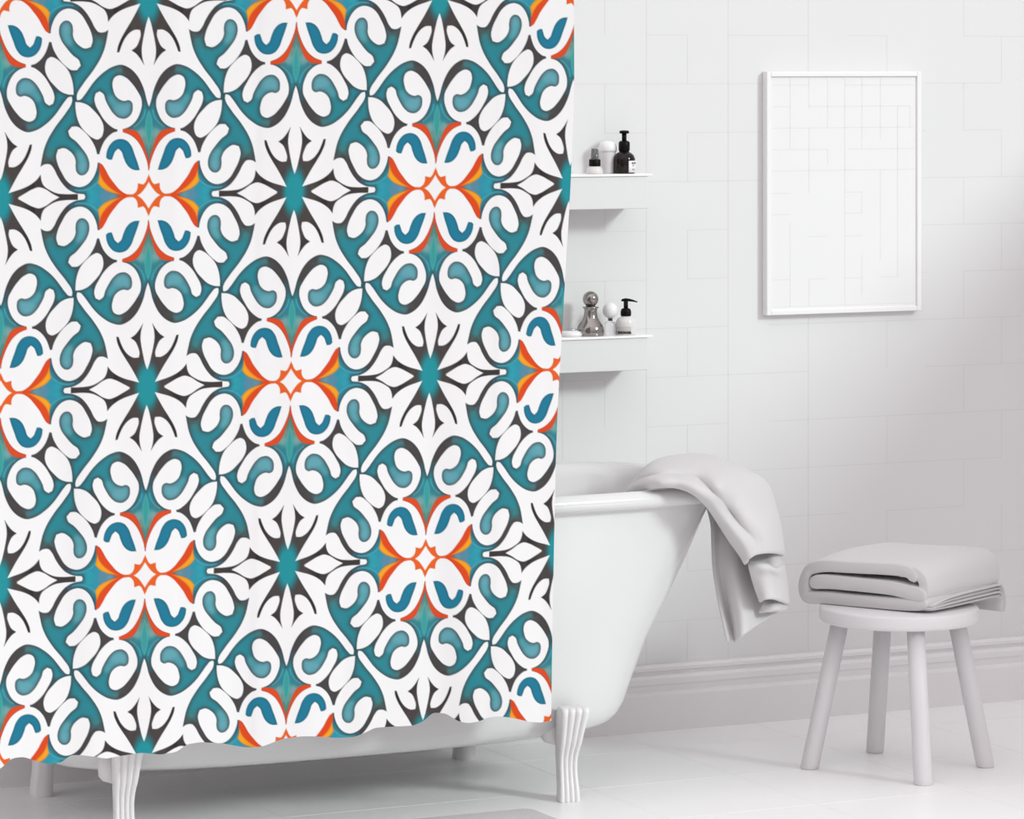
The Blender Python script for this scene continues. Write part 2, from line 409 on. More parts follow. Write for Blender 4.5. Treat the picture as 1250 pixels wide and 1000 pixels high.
# first cross fold and the length below it
sheet('middle_fold', [
    [(913, 676, -.56), (920, 672, -.56), (932, 670, -.56), (944, 672, -.54), (953, 674, -.45)],
    [(913, 687, -.64), (922, 687, -.61), (934, 689, -.61), (945, 693, -.63), (954, 688, -.50)],
    [(914, 692, -.665), (924, 690, -.685), (936, 691, -.69), (947, 697, -.66), (957, 690, -.49)],
    [(917, 704, -.65), (926, 702, -.670), (938, 702, -.67), (950, 704, -.60), (959, 702, -.47)],
    [(922, 719, -.64), (930, 717, -.665), (941, 714, -.665), (952, 715, -.59), (961, 714, -.46)],
    [(929, 736, -.63), (933, 733, -.67), (944, 732, -.67), (955, 736, -.61), (963, 740, -.47)],
], .011, 'towel', dt)
sheet('lower_fold', [
    [(930, 728, -.58), (936, 727, -.57), (945, 730, -.57), (952, 734, -.55), (959, 734, -.46)],
    [(931, 737, -.61), (938, 739, -.62), (945, 741, -.63), (951, 742, -.61), (961, 741, -.49)],
    [(926, 749, -.60), (933, 748, -.62), (942, 746, -.62), (951, 745, -.58), (960, 743, -.48)],
], .009, 'towel', dt)
sheet('under_fold', [
    [(861, 612, -.58), (868, 612, -.55), (878, 614, -.52), (888, 618, -.48), (900, 622, -.44)],
    [(868, 638, -.60), (876, 640, -.57), (889, 642, -.55), (901, 645, -.51), (915, 650, -.46)],
    [(869, 664, -.62), (879, 665, -.59), (894, 668, -.58), (908, 672, -.54), (922, 678, -.48)],
    [(870, 690, -.63), (881, 692, -.60), (897, 694, -.61), (912, 698, -.56), (930, 700, -.50)],
    [(874, 718, -.64), (886, 721, -.60), (901, 723, -.63), (917, 724, -.57), (938, 722, -.51)],
    [(880, 748, -.65), (891, 753, -.60), (905, 752, -.64), (921, 746, -.58), (944, 734, -.52)],
    [(888, 784, -.66), (898, 785, -.62), (906, 777, -.65), (922, 765, -.60), (953, 746, -.52)],
], .012, 'towel', dt)

# ---------------------------------------------------------------- picture frame
pf = empty('picture_frame', (5.182, 0, 1.405), 'white framed print with a faint grid of thin lines hanging on the tiled wall', 'picture frame')
FW, FH, FT = .2405, .3245, .026
bm = bmesh.new(); bw = .0135
add_box(bm, -FW, -FW + bw, -FT, -.001, -FH, FH); add_box(bm, FW - bw, FW, -FT, -.001, -FH, FH)
add_box(bm, -FW + bw, FW - bw, -FT, -.001, FH - bw, FH); add_box(bm, -FW + bw, FW - bw, -FT, -.001, -FH, -FH + bw)
o = bmobj('frame', bm, 'frame', pf); bev(o, .0018)
pr = box('print', -FW + bw, FW - bw, -FT + .006, -.004, -FH + bw, FH - bw, 'paper', pf)
GX = [158, 220, 285, 350, 410, 470, 535, 596, 640]; GZ = [95, 120, 195, 270, 346, 420, 498, 572, 652, 725, 800, 860, 895]
vert_on = {220: [(95, 345), (600, 895)], 285: [(95, 200), (270, 500), (800, 895)], 350: [(95, 270), (345, 400)], 410: [(95, 895)], 470: [(95, 345), (498, 572), (720, 860)],
           535: [(95, 310), (420, 740)], 596: [(195, 640), (640, 800)], 640: [(195, 270)], 158: []}
hor_on = {120: [(158, 285), (410, 655)], 195: [(158, 220), (285, 640)], 270: [(158, 655)], 346: [(158, 350), (420, 655)], 420: [(158, 655)], 498: [(158, 220), (410, 470)],
          572: [(158, 220), (410, 470)], 652: [(285, 350), (410, 470)], 800: [(158, 220), (285, 350), (410, 470), (535, 596)], 895: [(158, 655)]}
bm = bmesh.new(); yl = -FT + .006
fx = lambda v: -FW + bw + (v - 152) / (662 - 152) * (2 * FW - 2 * bw); fz = lambda v: FH - bw - (v - 90) / (905 - 90) * (2 * FH - 2 * bw)
for x, segs in vert_on.items():
    for a, b in segs: add_box(bm, fx(x) - .0009, fx(x) + .0009, yl - .0003, yl + .0005, fz(b), fz(a))
for z, segs in hor_on.items():
    for a, b in segs: add_box(bm, fx(a), fx(b), yl - .0003, yl + .0005, fz(z) - .0009, fz(z) + .0009)
bmobj('printed_lines', bm, 'print', pr)

# ---------------------------------------------------------------- wall shelves
def shelf(ztop, label):
    s = empty('wall_shelf', (4.15, 0, ztop), label, 'shelf', 'white metal shelves on the tiled wall')
    o = box('body', -.42, .3845, -.120, -.0005, -.090, -.006, 'shelf', s, .002)
    o = box('rim', -.425, .397, -.124, -.0005, -.006, .0, 'shelflip', s, .0012)
    return s
Z1, Z2 = 1.4655, 1.0473
shelf(Z1, 'upper white box wall shelf holding the brown pump bottle'); shelf(Z2, 'lower white box wall shelf holding the metal decanter')

def place(px, base_py, ztop, depth):   # a point on a shelf board seen at pixel column px
    p = aty(px, base_py, depth); return Vector((p.x, depth, ztop))
PXM = 475.0     # pixels per metre here
def u(v): return v / PXM
# dark pump bottle
p = place(762, 211, Z1, -.072)
b = empty('pump_bottle', p, 'dark brown bottle with black pump and white label, on the upper shelf', 'bottle')
R = .0315 * .92
lathe('body', [(.0, 0), (R - .003, 0), (R, .003), (R, .034), (R * .96, .041), (R * .84, .048), (R * .62, .0535), (R * .42, .056), (R * .40, .060), (0, .060)], 'amber', b, cap=False, seg=40)
lathe('collar', [(0, .056), (.0125, .056), (.0145, .060), (.0148, .079), (.0125, .0835), (.007, .085), (0, .085)], 'black', b, cap=False)
lathe('pump_stem', [(0, .08), (.0062, .08), (.0062, .106), (0, .106)], 'black', b, cap=False)
lathe('pump_head', [(0, .1035), (.011, .1035), (.0128, .1055), (.0128, .109), (.010, .1115), (0, .112)], 'black', b, cap=False)
tube('spout', [(0, 0, .108), (-.004, -.010, .108), (-.007, -.021, .106)], [.004, .0035, .003], 'black', b)
def curved_label(name, R, a0, a1, z0, z1, m, parent, off=.0004):
    n = 14; v = []
    for k in range(n + 1):
        a = a0 + (a1 - a0) * k / n
        for z in (z0, z1): v.append(((R + off) * math.cos(a), (R + off) * math.sin(a), z))
        for z in (z1, z0): v.append(((R - .0002) * math.cos(a), (R - .0002) * math.sin(a), z))
    f = []
    for k in range(n):
        for j in range(4):
            f.append((k * 4 + j, k * 4 + (j + 1) % 4, (k + 1) * 4 + (j + 1) % 4, (k + 1) * 4 + j))
    f += [(0, 1, 2, 3), (n * 4 + 3, n * 4 + 2, n * 4 + 1, n * 4)]
    return obj(name, v, f, m, parent)
# camera direction in plan is (-SA, -CA): angle
CDIR = math.atan2(-CA, -SA)
curved_label('label', R, CDIR + math.radians(22), CDIR + math.radians(115), -.0 + .003, .0335, 'label', b)
def bent_text(name, s, size, R, a_mid, z, m, parent, bold=0, sx=1):
    t = text(name, s, size, (0, 0, 0), (0, 0, 0), m, parent, depth=.00015, align='CENTER', bold=bold)
    me = t.data
    for v in me.vertices:
        x, y, zz = v.co; a = a_mid + x * sx / R; rr = R + .0006 + zz
        v.co = (rr * math.cos(a), rr * math.sin(a), z + y)
    return t
bent_text('lettering', 'BODY', .0075, R, CDIR + math.radians(60), .0245, 'ink', b, bold=.0002)
bent_text('lettering', 'OIL', .0055, R, CDIR + math.radians(52), .0185, 'ink', b)
bent_text('lettering', '200 ml', .0038, R, CDIR + math.radians(54), .0095, 'ink', b)
# little spray bottle
p = place(726, 211, Z1, -.080)
b = empty('spray_bottle', p, 'small clear spray bottle with black nozzle, leftmost on the upper shelf', 'bottle')
lathe('body', [(0, 0), (.0208, 0), (.0222, .002), (.022, .008), (.019, .0155), (.013, .0205), (.0095, .022), (0, .022)], 'liquid', b, cap=False)
lathe('collar', [(0, .020), (.0145, .020), (.0150, .022), (.0150, .036), (.0135, .038), (0, .038)], 'black', b, cap=False)
lathe('nozzle', [(0, .037), (.0105, .037), (.0098, .045), (.0088, .062), (.0080, .0655), (0, .0655)], 'black', b, cap=False)
lathe('clear_cap', [(.0112, .0375), (.0108, .0706), (.0, .0710), (0, .0702), (.0102, .0700), (.0106, .0375)], 'clear', b, cap=False)
# tall clear jar with white lid behind
p = place(742, 211, Z1, -.045)
b = empty('frosted_jar', p, 'pale frosted jar with rounded white lid behind the two upper shelf bottles', 'jar')
lathe('body', [(0, 0), (.019, 0), (.021, .003), (.021, .056), (.0205, .058), (0, .058)], 'frost', b, cap=False)
lathe('lid', [(0, .057), (.0225, .057), (.0235, .061), (.0232, .070), (.020, .078), (.012, .083), (0, .0845)], 'whiteplastic', b, cap=False)
# metal decanter
p = place(721, 411, Z2, -.070)
b = empty('decanter', p, 'shiny grey metal decanter with ball stopper on the lower shelf', 'decanter')
D = .0355
lathe('body', [(0, 0), (D * .97, 0), (D, .002), (D, .014), (D * .97, .021), (D * .86, .029), (D * .68, .037), (D * .55, .045), (D * .49, .053), (D * .46, .062), (D * .48, .0695), (D * .60, .0725), (D * .60, .0745), (D * .3, .0755), (0, .0755)], 'chrome', b, cap=False, seg=48)
lathe('stopper', [(0, .075), (.0125, .075), (.0125, .079)] + [(.0205 * math.cos(t), .0945 + .0205 * math.sin(t)) for t in [-.85 + (math.pi / 2 + .85) * k / 14 for k in range(14)]] + [(0, .115)], 'chrome', b, cap=False, seg=40)
# round white mirror or brush head on a glass
p = place(745, 411, Z2, -.066)
b = empty('perfume_bottle', p, 'clear perfume bottle with big round white cap between the decanter and the pump bottle', 'bottle')
lathe('body', [(0, 0), (.0125, 0), (.014, .002), (.014, .030), (.011, .034), (.006, .035), (.006, .043), (0, .043)], 'glass', b, cap=False)
sp = lathe('cap', [(0, 0)] + [(.0205 * math.cos(t), .0205 * math.sin(t) + .0205) for t in [-math.pi / 2 + .1 + math.pi * .97 * k / 20 for k in range(20)]] + [(0, .041)], 'whiteplastic', b, cap=False); sp.location.z = .0425
# SHOWER pump bottle
p = place(764, 410, Z2, -.078)
b = empty('shower_gel_bottle', p, 'clear soap bottle with black pump and grey SHOWER label on the lower shelf', 'bottle')
R = .0265
lathe('body', [(0, 0), (R - .002, 0), (R, .002), (R, .030), (R * .95, .037), (R * .78, .043), (R * .5, .0465), (R * .42, .050), (0, .050)], 'liquid', b, cap=False, seg=40)
lathe('collar', [(0, .048), (.0125, .048), (.0140, .051), (.0140, .060), (.0115, .067), (.006, .069), (0, .069)], 'black', b, cap=False)
lathe('pump_stem', [(0, .066), (.0058, .066), (.0058, .086), (0, .086)], 'black', b, cap=False)
tube('pump_head', [Vector((CA, -SA, 0)) * t + Vector((0, 0, z)) for t, z in ((-.012, .0875), (-.008, .0895), (.0, .0905), (.010, .0895), (.020, .0875), (.0300, .0845))], [.002, .0035, .0042, .0036, .0025, .0014], 'black', b)
lb = curved_label('label', R, CDIR - math.radians(74), CDIR + math.radians(28), .0035, .022, 'greylabel', b)
bent_text('lettering', 'SHOWER', .0088, R, CDIR - math.radians(10), .0035, 'ink', b, bold=.0006)
# low glass dish at the curtain edge
p = place(697, 412, Z2, -.070)
b = empty('soap_dish', p, 'low white dish with a small grey lid beside the curtain, on the lower shelf', 'dish')
lathe('body', [(0, 0), (.026, 0), (.030, .004), (.026, .011), (.016, .0155), (0, .0165)], 'whiteplastic', b, cap=False)
lathe('lid', [(0, .016), (.014, .016), (.0165, .0175), (.014, .0190), (0, .0195)], 'steel', b, cap=False)

# ---------------------------------------------------------------- bath mat
rugc = Vector((3.64, -1.132)); hw, hl, rr = .21, .295, .03
bm = bmesh.new(); pts = []
for cx, cy, a0 in ((hw - rr, hl - rr, 0), (-hw + rr, hl - rr, 90), (-hw + rr, -hl + rr, 180), (hw - rr, -hl + rr, 270)):
    for k in range(7):
        a = math.radians(a0 + 15 * k); pts.append((cx + rr * math.cos(a), cy + rr * math.sin(a)))
lo = [bm.verts.new((x, y, 0)) for x, y in pts]; mi = [bm.verts.new((x, y, .006)) for x, y in pts]; hi = [bm.verts.new((x * .97, y * .975, .010)) for x, y in pts]; n = len(pts)
for k in range(n):
    bm.faces.new((lo[k], lo[(k + 1) % n], mi[(k + 1) % n], mi[k])); bm.faces.new((mi[k], mi[(k + 1) % n], hi[(k + 1) % n], hi[k]))
bm.faces.new(lo[::-1]); bm.faces.new(hi)
o = bmobj('bath_mat', bm, 'rug'); o.location = (rugc.x, rugc.y, .0005); o['label'] = 'grey textured bath mat on the floor in front of the tub'; o['category'] = 'bath mat'
RUG = o

# ---------------------------------------------------------------- shower curtain
# printed pattern, drawn as outlines in one quarter of the repeat (star at one corner, rosette at the next)
QW, QH = 1430.0, 1905.0
def qz(x, y):
    xl = 45 + 16 * (1940 - y) / 1900.0
    return (x - xl, 1940 - (y + .02 * (x - xl)))
def smooth_poly(pts, n=6, corner=48):
    P = np.array([qz(*p) for p in pts], float); N = len(P); out = []
    d = [P[(i + 1) % N] - P[i] for i in range(N)]
    cor_ = []
    for i in range(N):
        a, b_ = d[i - 1], d[i]
        c_ = np.dot(a, b_) / (np.linalg.norm(a) * np.linalg.norm(b_) + 1e-9); cor_.append(math.degrees(math.acos(max(-1, min(1, c_)))) > corner)
    tan = []
    for i in range(N):
        a, b_ = d[i - 1], d[i]; la, lb_ = np.linalg.norm(a), np.linalg.norm(b_)
        tan.append((a / la * lb_ + b_ / lb_ * la) / (la + lb_))
    for i in range(N):
        j = (i + 1) % N; L = np.linalg.norm(d[i]); u0 = d[i] / L
        t0 = (u0 if cor_[i] else tan[i]) * L; t1 = (u0 if cor_[j] else tan[j]) * L
        for k in range(n):
            t = k / n; h00 = 2 * t ** 3 - 3 * t ** 2 + 1; h10 = t ** 3 - 2 * t ** 2 + t; h01 = -2 * t ** 3 + 3 * t ** 2; h11 = t ** 3 - t ** 2
            out.append(h00 * P[i] + h10 * t0 + h01 * P[j] + h11 * t1)
    return np.array(out)
G = [(-200, 1150), (44, 1098), (62, 1055), (78, 1000), (95, 930), (125, 850), (170, 770), (240, 700), (320, 665), (400, 680), (500, 740), (590, 830), (632, 888), (678, 952), (712, 987), (746, 990), (767, 972), (774, 945), (783, 925), (789, 938), (793, 952), (790, 975), (789, 990), (793, 1012), (850, 1108), (950, 1240), (1020, 1355), (1058, 1450), (1078, 1540), (1092, 1618), (1050, 1597), (1000, 1600), (965, 1640), (930, 1710), (880, 1790), (830, 1845), (760, 1885), (668, 1903), (655, 1935), (640, 2100), (200, 2100),
     (300, 1940), (400, 1850), (470, 1720), (525, 1602), (620, 1600), (620, 1500), (528, 1522), (516, 1480), (482, 1400), (430, 1340), (392, 1315), (356, 1306), (350, 1240), (290, 1240), (303, 1312),
     (230, 1345), (170, 1395), (120, 1470), (85, 1550), (62, 1620), (50, 1695), (-200, 1695)]
HOOKA = [(340, 765), (385, 785), (405, 840), (398, 900), (375, 960), (332, 1000), (290, 1014), (248, 1008), (220, 1026), (208, 1078), (222, 1140), (275, 1183), (340, 1175), (395, 1130), (435, 1070), (470, 1000), (490, 940), (527, 912), (564, 930), (577, 980), (567, 1040), (532, 1110), (482, 1190), (430, 1245), (370, 1283), (300, 1284), (240, 1265), (180, 1215), (140, 1140), (121, 1060), (126, 1000), (160, 930), (215, 850), (275, 790)]
HOOKB = [(810, 1480), (870, 1447), (925, 1460), (942, 1520), (930, 1590), (885, 1690), (835, 1770), (780, 1814), (705, 1832), (650, 1815), (600, 1770), (562, 1700), (543, 1620), (546, 1540), (562, 1465), (595, 1395), (640, 1330), (690, 1280), (740, 1245), (792, 1243), (828, 1285), (812, 1335), (755, 1385), (692, 1460), (645, 1530), (622, 1610), (635, 1680), (670, 1714), (710, 1716), (742, 1687), (755, 1630), (754, 1575), (772, 1525)]
LEAF = [(760, 1008), (705, 1014), (640, 1042), (580, 1098), (520, 1172), (490, 1242), (490, 1310), (510, 1358), (546, 1377), (592, 1360), (650, 1312), (710, 1240), (745, 1150), (758, 1070)]
O1 = [(303, 1284), (240, 1288), (190, 1300), (150, 1332), (115, 1397), (88, 1472), (65, 1542), (49, 1600), (-100, 1600), (-100, 1697), (50, 1695), (62, 1620), (85, 1550), (120, 1470), (170, 1395), (230, 1345), (303, 1314)]
O2 = [(526, 1602), (500, 1620), (470, 1665), (430, 1740), (380, 1810), (320, 1880), (262, 1918), (200, 1926), (190, 2050), (310, 2050), (330, 1930), (400, 1893), (465, 1840), (508, 1770), (525, 1700), (530, 1640)]
YEL = [(521, 1690), (497, 1755), (447, 1822), (392, 1870), (312, 1922), (420, 1892), (500, 1846), (538, 1800), (528, 1740)]
STAR = [(45, 1733), (62, 1772), (82, 1815), (100, 1832), (152, 1818), (154, 1865), (172, 1904), (205, 1925), (262, 1920), (262, 2050), (-60, 2050), (-60, 1820), (28, 1772)]
DIAM = [(45, 1808), (82, 1868), (118, 1912), (158, 1940), (90, 2010), (45, 2072), (0, 2010), (-68, 1940), (-28, 1912), (8, 1868)]
COMMA = [(135, 1690), (152, 1632), (185, 1540), (220, 1450), (262, 1400), (320, 1380), (380, 1392), (430, 1440), (455, 1500), (461, 1555), (440, 1573), (405, 1578), (393, 1545), (375, 1500), (345, 1472), (315, 1500), (293, 1560), (262, 1628), (225, 1668), (182, 1688)]
SPEAR = [(50, 1100), (68, 1160), (82, 1230), (80, 1300), (68, 1400), (50, 1480), (30, 1400), (20, 1300), (20, 1230), (32, 1160)]
R1 = [(60, 212), (80, 270), (98, 350), (115, 440), (126, 530), (120, 600), (101, 675), (142, 608), (182, 560), (222, 531), (178, 497), (150, 440), (135, 375), (142, 336), (190, 334), (240, 360), (285, 412), (318, 480), (340, 543), (361, 546), (356, 505), (325, 420), (280, 340), (225, 250), (170, 150), (137, 84), (200, 102), (290, 130), (360, 165), (410, 205), (446, 250), (455, 190), (475, 145), (530, 100), (600, 65), (680, 52), (805, 49), (808, -20), (500, -150), (60, -200), (-150, -100), (-60, 150), (30, 230)]
RD = [(228, 37), (300, 78), (370, 114), (430, 130), (490, 110), (560, 62), (628, 24), (560, -15), (490, -60), (430, -80), (370, -60), (300, -8)]
STEP = 2.5
nu, nv = int(QW / STEP) + 1, int(QH / STEP) + 1
UU, VV = np.meshgrid(np.linspace(0, QW, nu), np.linspace(0, QH, nv))
def sdist(poly):
    """signed distance (positive inside), computed near the outline only"""
    x0, y0 = poly.min(0) - 60; x1, y1 = poly.max(0) + 60
    out = np.full(UU.shape, -60.0)
    c0, c1 = max(0, int(x0 / STEP)), min(nu, int(x1 / STEP) + 2); r0, r1 = max(0, int(y0 / STEP)), min(nv, int(y1 / STEP) + 2)
    if c1 <= c0 or r1 <= r0: return out
    X = UU[r0:r1, c0:c1]; Y = VV[r0:r1, c0:c1]; best = np.full(X.shape, 1e9); ins = np.zeros(X.shape, bool)
    for i in range(len(poly)):
        ax_, ay = poly[i - 1]; bx, by = poly[i]; dx, dy = bx - ax_, by - ay; L = dx * dx + dy * dy
        if L < 1e-9: continue
        t = np.clip(((X - ax_) * dx + (Y - ay) * dy) / L, 0, 1); best = np.minimum(best, (X - ax_ - t * dx) ** 2 + (Y - ay - t * dy) ** 2)
        if dy != 0:
            cnd = ((ay > Y) != (by > Y)) & (X < (bx - ax_) * (Y - ay) / dy + ax_); ins ^= cnd
    d = np.sqrt(best); out[r0:r1, c0:c1] = np.where(ins, d, -d); return out
def both(pts):
    P = smooth_poly(pts); Q = np.array([QW, QH]) - P
    return np.maximum(sdist(P), sdist(Q))
def cov(d, s=7.0): return np.clip(.5 + d / s, 0, 1)[..., None]
def rgb(*c): return np.array(c, float)
WHITE = rgb(249, 247, 248)
def field(ctrl, pw=3.0):
    """blend of colours pinned to points on the cloth (dye running from dark to teal), with the repeat's half turn"""
    W = np.zeros(UU.shape); A = np.zeros(UU.shape + (3,))
    for (x, y), c in ctrl:
        uu, vv = qz(x, y)
        for a, b_ in ((uu, vv), (QW - uu, QH - vv), (-uu, vv), (uu, -vv)):
            w_ = 1 / ((UU - a) ** 2 + (VV - b_) ** 2 + 400.0) ** (pw / 2 * 1.3); W += w_; A += w_[..., None] * np.array(c, float)
    return A / W[..., None]
dk = (76, 69, 68); tl = (42, 136, 149); tl2 = (36, 124, 146); lt = (100, 168, 181); bl = (42, 138, 156)
ctrlG = [((95, 960), (60, 100, 110)), ((140, 850), dk), ((200, 770), dk), ((280, 705), dk), ((150, 900), dk), ((340, 715), (70, 125, 130)), ((430, 760), tl), ((440, 900), tl), ((560, 850), tl), ((520, 860), tl), ((660, 950), tl2),
         ((760, 975), (20, 115, 130)), ((620, 1000), tl), ((600, 980), tl), ((290, 1100), lt), ((340, 1120), lt), ((250, 1080), lt), ((400, 1000), (80, 160, 172)), ((440, 1290), dk), ((420, 1250), dk), ((530, 1430), dk), ((540, 1150), dk), ((580, 1050), (55, 90, 95)), ((480, 1220), dk), ((580, 1400), dk), ((650, 1330), dk), ((720, 1260), (60, 100, 105)),
         ((800, 1090), tl), ((850, 1200), tl), ((900, 1330), tl), ((800, 1430), tl), ((560, 1700), tl2), ((980, 1400), tl), ((1000, 1500), (55, 130, 135)), ((1040, 1560), (75, 95, 95)), ((980, 1590), dk), ((960, 1560), (70, 110, 112)), ((930, 1660), dk), ((890, 1740), dk), ((840, 1810), dk),
         ((780, 1855), (50, 110, 130)), ((700, 1868), bl), ((620, 1830), bl), ((560, 1770), bl), ((530, 1690), tl2), ((690, 1640), lt), ((670, 1680), lt), ((700, 1550), (90, 168, 178)), ((600, 1880), (44, 160, 178)), ((540, 1850), (44, 150, 172)), ((450, 1900), (90, 140, 165)), ((380, 1930), (100, 150, 165)),
         ((50, 1300), (60, 165, 160)), ((50, 1480), (90, 140, 130)), ((95, 1150), bl), ((110, 1230), (50, 130, 145)), ((170, 1260), (60, 130, 140)), ((120, 1330), (120, 165, 165)), ((90, 1420), (110, 150, 140)), ((60, 1130), tl)]
ctrlR = [((60, 40), (30, 148, 160)), ((215, 60), (70, 78, 78)), ((210, 95), dk), ((240, 110), dk), ((200, 220), dk), ((240, 300), dk), ((95, 300), (70, 120, 112)), ((110, 400), (66, 60, 60)), ((160, 250), (85, 95, 88)), ((60, 120), (30, 145, 155)), ((110, 170), (40, 150, 150)), ((85, 220), (50, 140, 135)), ((130, 260), (75, 120, 110)), ((170, 300), dk), ((120, 400), (70, 62, 62)), ((160, 530), (62, 54, 54)), ((150, 50), (30, 135, 145)), ((190, 70), (60, 90, 90)),
         ((300, 120), dk), ((440, 180), dk), ((680, 25), (100, 90, 86)), ((560, 80), dk), ((330, 470), (62, 54, 54)), ((350, 530), (50, 44, 44)), ((240, 330), (64, 56, 56)), ((135, 600), (62, 54, 54)), ((780, 25), dk), ((105, 330), (80, 110, 105))]
img = np.broadcast_to(WHITE, UU.shape + (3,)).copy()
dG = both(G); dHA = both(HOOKA); dHB = both(HOOKB); dLF = both(LEAF)
dCol = np.minimum(dG, np.minimum(-dHA, np.minimum(-dHB, -dLF)))
Fg = field(ctrlG)
edge = np.exp(-(np.maximum(dCol, 0) / 22.0) ** 1.4)[..., None]
Fg = Fg * (1 - .74 * edge) + rgb(58, 60, 64) * .74 * edge
a = cov(dCol); img = img * (1 - a) + Fg * a
dR = both(R1); dRD = both(RD); dRc = np.minimum(dR, -dRD)
rt = np.minimum(np.hypot(UU / 132, (VV - 1905) / 290), np.hypot((QW - UU) / 132, VV / 290))
k1 = np.clip((rt - .5) / .62, 0, 1)[..., None]; k1 = k1 * k1 * (3 - 2 * k1)
k2 = np.clip((rt - 1.5) / .9, 0, 1)[..., None]
Fr = rgb(32, 148, 158) * (1 - k1) + (rgb(74, 67, 66) * (1 - k2) + rgb(62, 56, 55) * k2) * k1
ver = np.clip((np.abs(np.minimum(UU, QW - UU)) < 330) * 1.0, 0, 1)[..., None]
Fr = Fr * (1 - .28 * ver * k2) 
edge = np.exp(-(np.maximum(dRc, 0) / 9.0) ** 1.6)[..., None]
tealish = np.clip((Fr[..., 2:3] - Fr[..., 0:1]) / 100, 0, 1)
Fr = Fr * (1 - .35 * edge * (1 - .7 * tealish)) + rgb(50, 46, 46) * .35 * edge * (1 - .7 * tealish)
a = cov(dRc); img = img * (1 - a) + Fr * a
def layer(d, c, edgec=None, ew=8., s=7., k=.5):
    global img
    a_ = cov(d, s); c = np.broadcast_to(np.array(c, float), img.shape)
    if edgec is not None:
        e_ = np.exp(-(np.maximum(d, 0) / ew) ** 1.5)[..., None] * k; c = c * (1 - e_) + np.array(edgec, float) * e_
    img = img * (1 - a_) + c * a_
layer(np.where(dCol > 2, both(SPEAR), -60), (58, 158, 156), (120, 190, 185), 6, 14, .6)
# pale ring line round the foot of the cusp
for (cx_, cy_, rr_) in ((705, 1660, 205), (300, 1080, 212)):
    uu, vv = qz(cx_, cy_)
    for s_ in (0, 1):
        a_, b_ = (uu, vv) if s_ == 0 else (QW - uu, QH - vv)
        dd = np.abs(np.hypot(UU - a_, VV - b_) - rr_)
        ln = np.exp(-(dd / 7) ** 2) * .45 * (dCol > 6)
        X_ = (UU if s_ == 0 else QW - UU); Y_ = (VV if s_ == 0 else QH - VV)
        lim = (Y_ < vv - 20) & ((X_ < 720) if cx_ > 500 else (X_ < 150))
        ln = (ln * lim)[..., None]; img = img * (1 - ln) + rgb(120, 195, 205) * ln
layer(both(O2), (226, 74, 24), (200, 58, 25), 12, 8, .4); layer(both(YEL), (246, 170, 32), (236, 120, 30), 12, 12, .7)
layer(both(O1), (226, 76, 30), (200, 62, 34), 12, 8, .4)
layer(both(STAR), (236, 98, 34), (216, 84, 34), 8, 8, .4)
layer(both(DIAM), (248, 246, 247), None, 8, 8)
layer(both(COMMA), (28, 124, 154), (28, 92, 112), 14, 7, .75)
PAT = np.clip(img, 0, 255) / 255.0
PAT = np.where(PAT <= .04045, PAT / 12.92, ((PAT + .055) / 1.055) ** 2.4)     # to linear
PAT = PAT * .81
def pattern(I, J):
    """colour of the cloth at lattice coordinates (stars where I+J is even)"""
    i0 = np.floor(I).astype(int); j0 = np.floor(J).astype(int); fu = I - i0; fv = J - j0
    ev = (i0 + j0) % 2 == 0
    # corner (i0,j0): star if even; otherwise mirror so that the star corner is the origin
    uu = np.where(ev, fu, 1 - fu); vv = fv
    X = uu * (nu - 1); Y = vv * (nv - 1); xi = np.clip(X.astype(int), 0, nu - 2); yi = np.clip(Y.astype(int), 0, nv - 2); tx = (X - xi)[..., None]; ty = (Y - yi)[..., None]
    return (PAT[yi, xi] * (1 - tx) + PAT[yi, xi + 1] * tx) * (1 - ty) + (PAT[yi + 1, xi] * (1 - tx) + PAT[yi + 1, xi + 1] * tx) * ty

# where the stars and rosettes sit on the hanging cloth (rows from the top)
LAT = [[(-3, -1), (182.5, -2), (362, -3.5), (537, -7), (704, -11)], [(2, 242), (181, 237.8), (357.5, 234.5), (531.5, 230.5), (694.5, 226.5)],
       [(-3, 480), (180.5, 472), (355.3, 464.5), (525.5, 458.8), (690, 449)], [(3, 714.5), (176.4, 703.5), (350.4, 692), (520.5, 680.5), (675, 671)], [(-2.4, 939.8), (176.4, 925.6), (348, 913), (516.8, 899.5), (677, 887)]]
A_, bi, bj = [], [], []
def basis(x, y):
    x = (x - 350) / 350.; y = (y - 460) / 460.
    return np.stack([np.ones_like(x), x, y, x * x, x * y, y * y, x * x * x, x * x * y, x * y * y, y * y * y], -1)
for j, r in enumerate(LAT):
    for i, (x, y) in enumerate(r): A_.append(basis(np.float64(x), np.float64(y))); bi.append(i); bj.append(j)
A_ = np.array(A_); ci = np.linalg.lstsq(A_, np.array(bi, float), rcond=None)[0]; cj = np.linalg.lstsq(A_, np.array(bj, float), rcond=None)[0]

# the cloth: outline measured as heights and widths, folds in depth
edge_r = np.array([(-60, 700), (0, 700.5), (100, 701), (150, 700.5), (200, 698.4), (250, 696.5), (300, 694), (340, 691.5), (380, 689.6), (450, 685.8), (500, 683), (550, 680.6), (620, 678.4), (700, 676.8), (800, 675), (880, 673.8), (960, 673)])
hem_l = np.array([(-160, 955), (-90, 944), (-40, 946), (0, 939.5), (8.6, 931), (14, 926), (29, 924), (43, 929), (57.6, 933), (75, 931), (86, 922), (100, 922), (115, 924), (130, 926.5), (141, 924), (173, 919), (196, 921.4), (216, 918), (227.5, 909), (245, 906), (274, 908), (299.5, 912.7), (320, 911.6),
                  (345, 902), (368, 899), (384, 899), (409.6, 901), (432, 900), (445, 895), (457.6, 888.5), (483, 887), (505, 886), (518, 880), (528, 870), (544, 871), (560, 881), (572, 883), (585, 881), (595, 876), (610, 874.5), (627.5, 877), (645, 881), (660, 882.5), (674, 879.5), (720, 879)])
GX_, GY_ = 1000, 1130
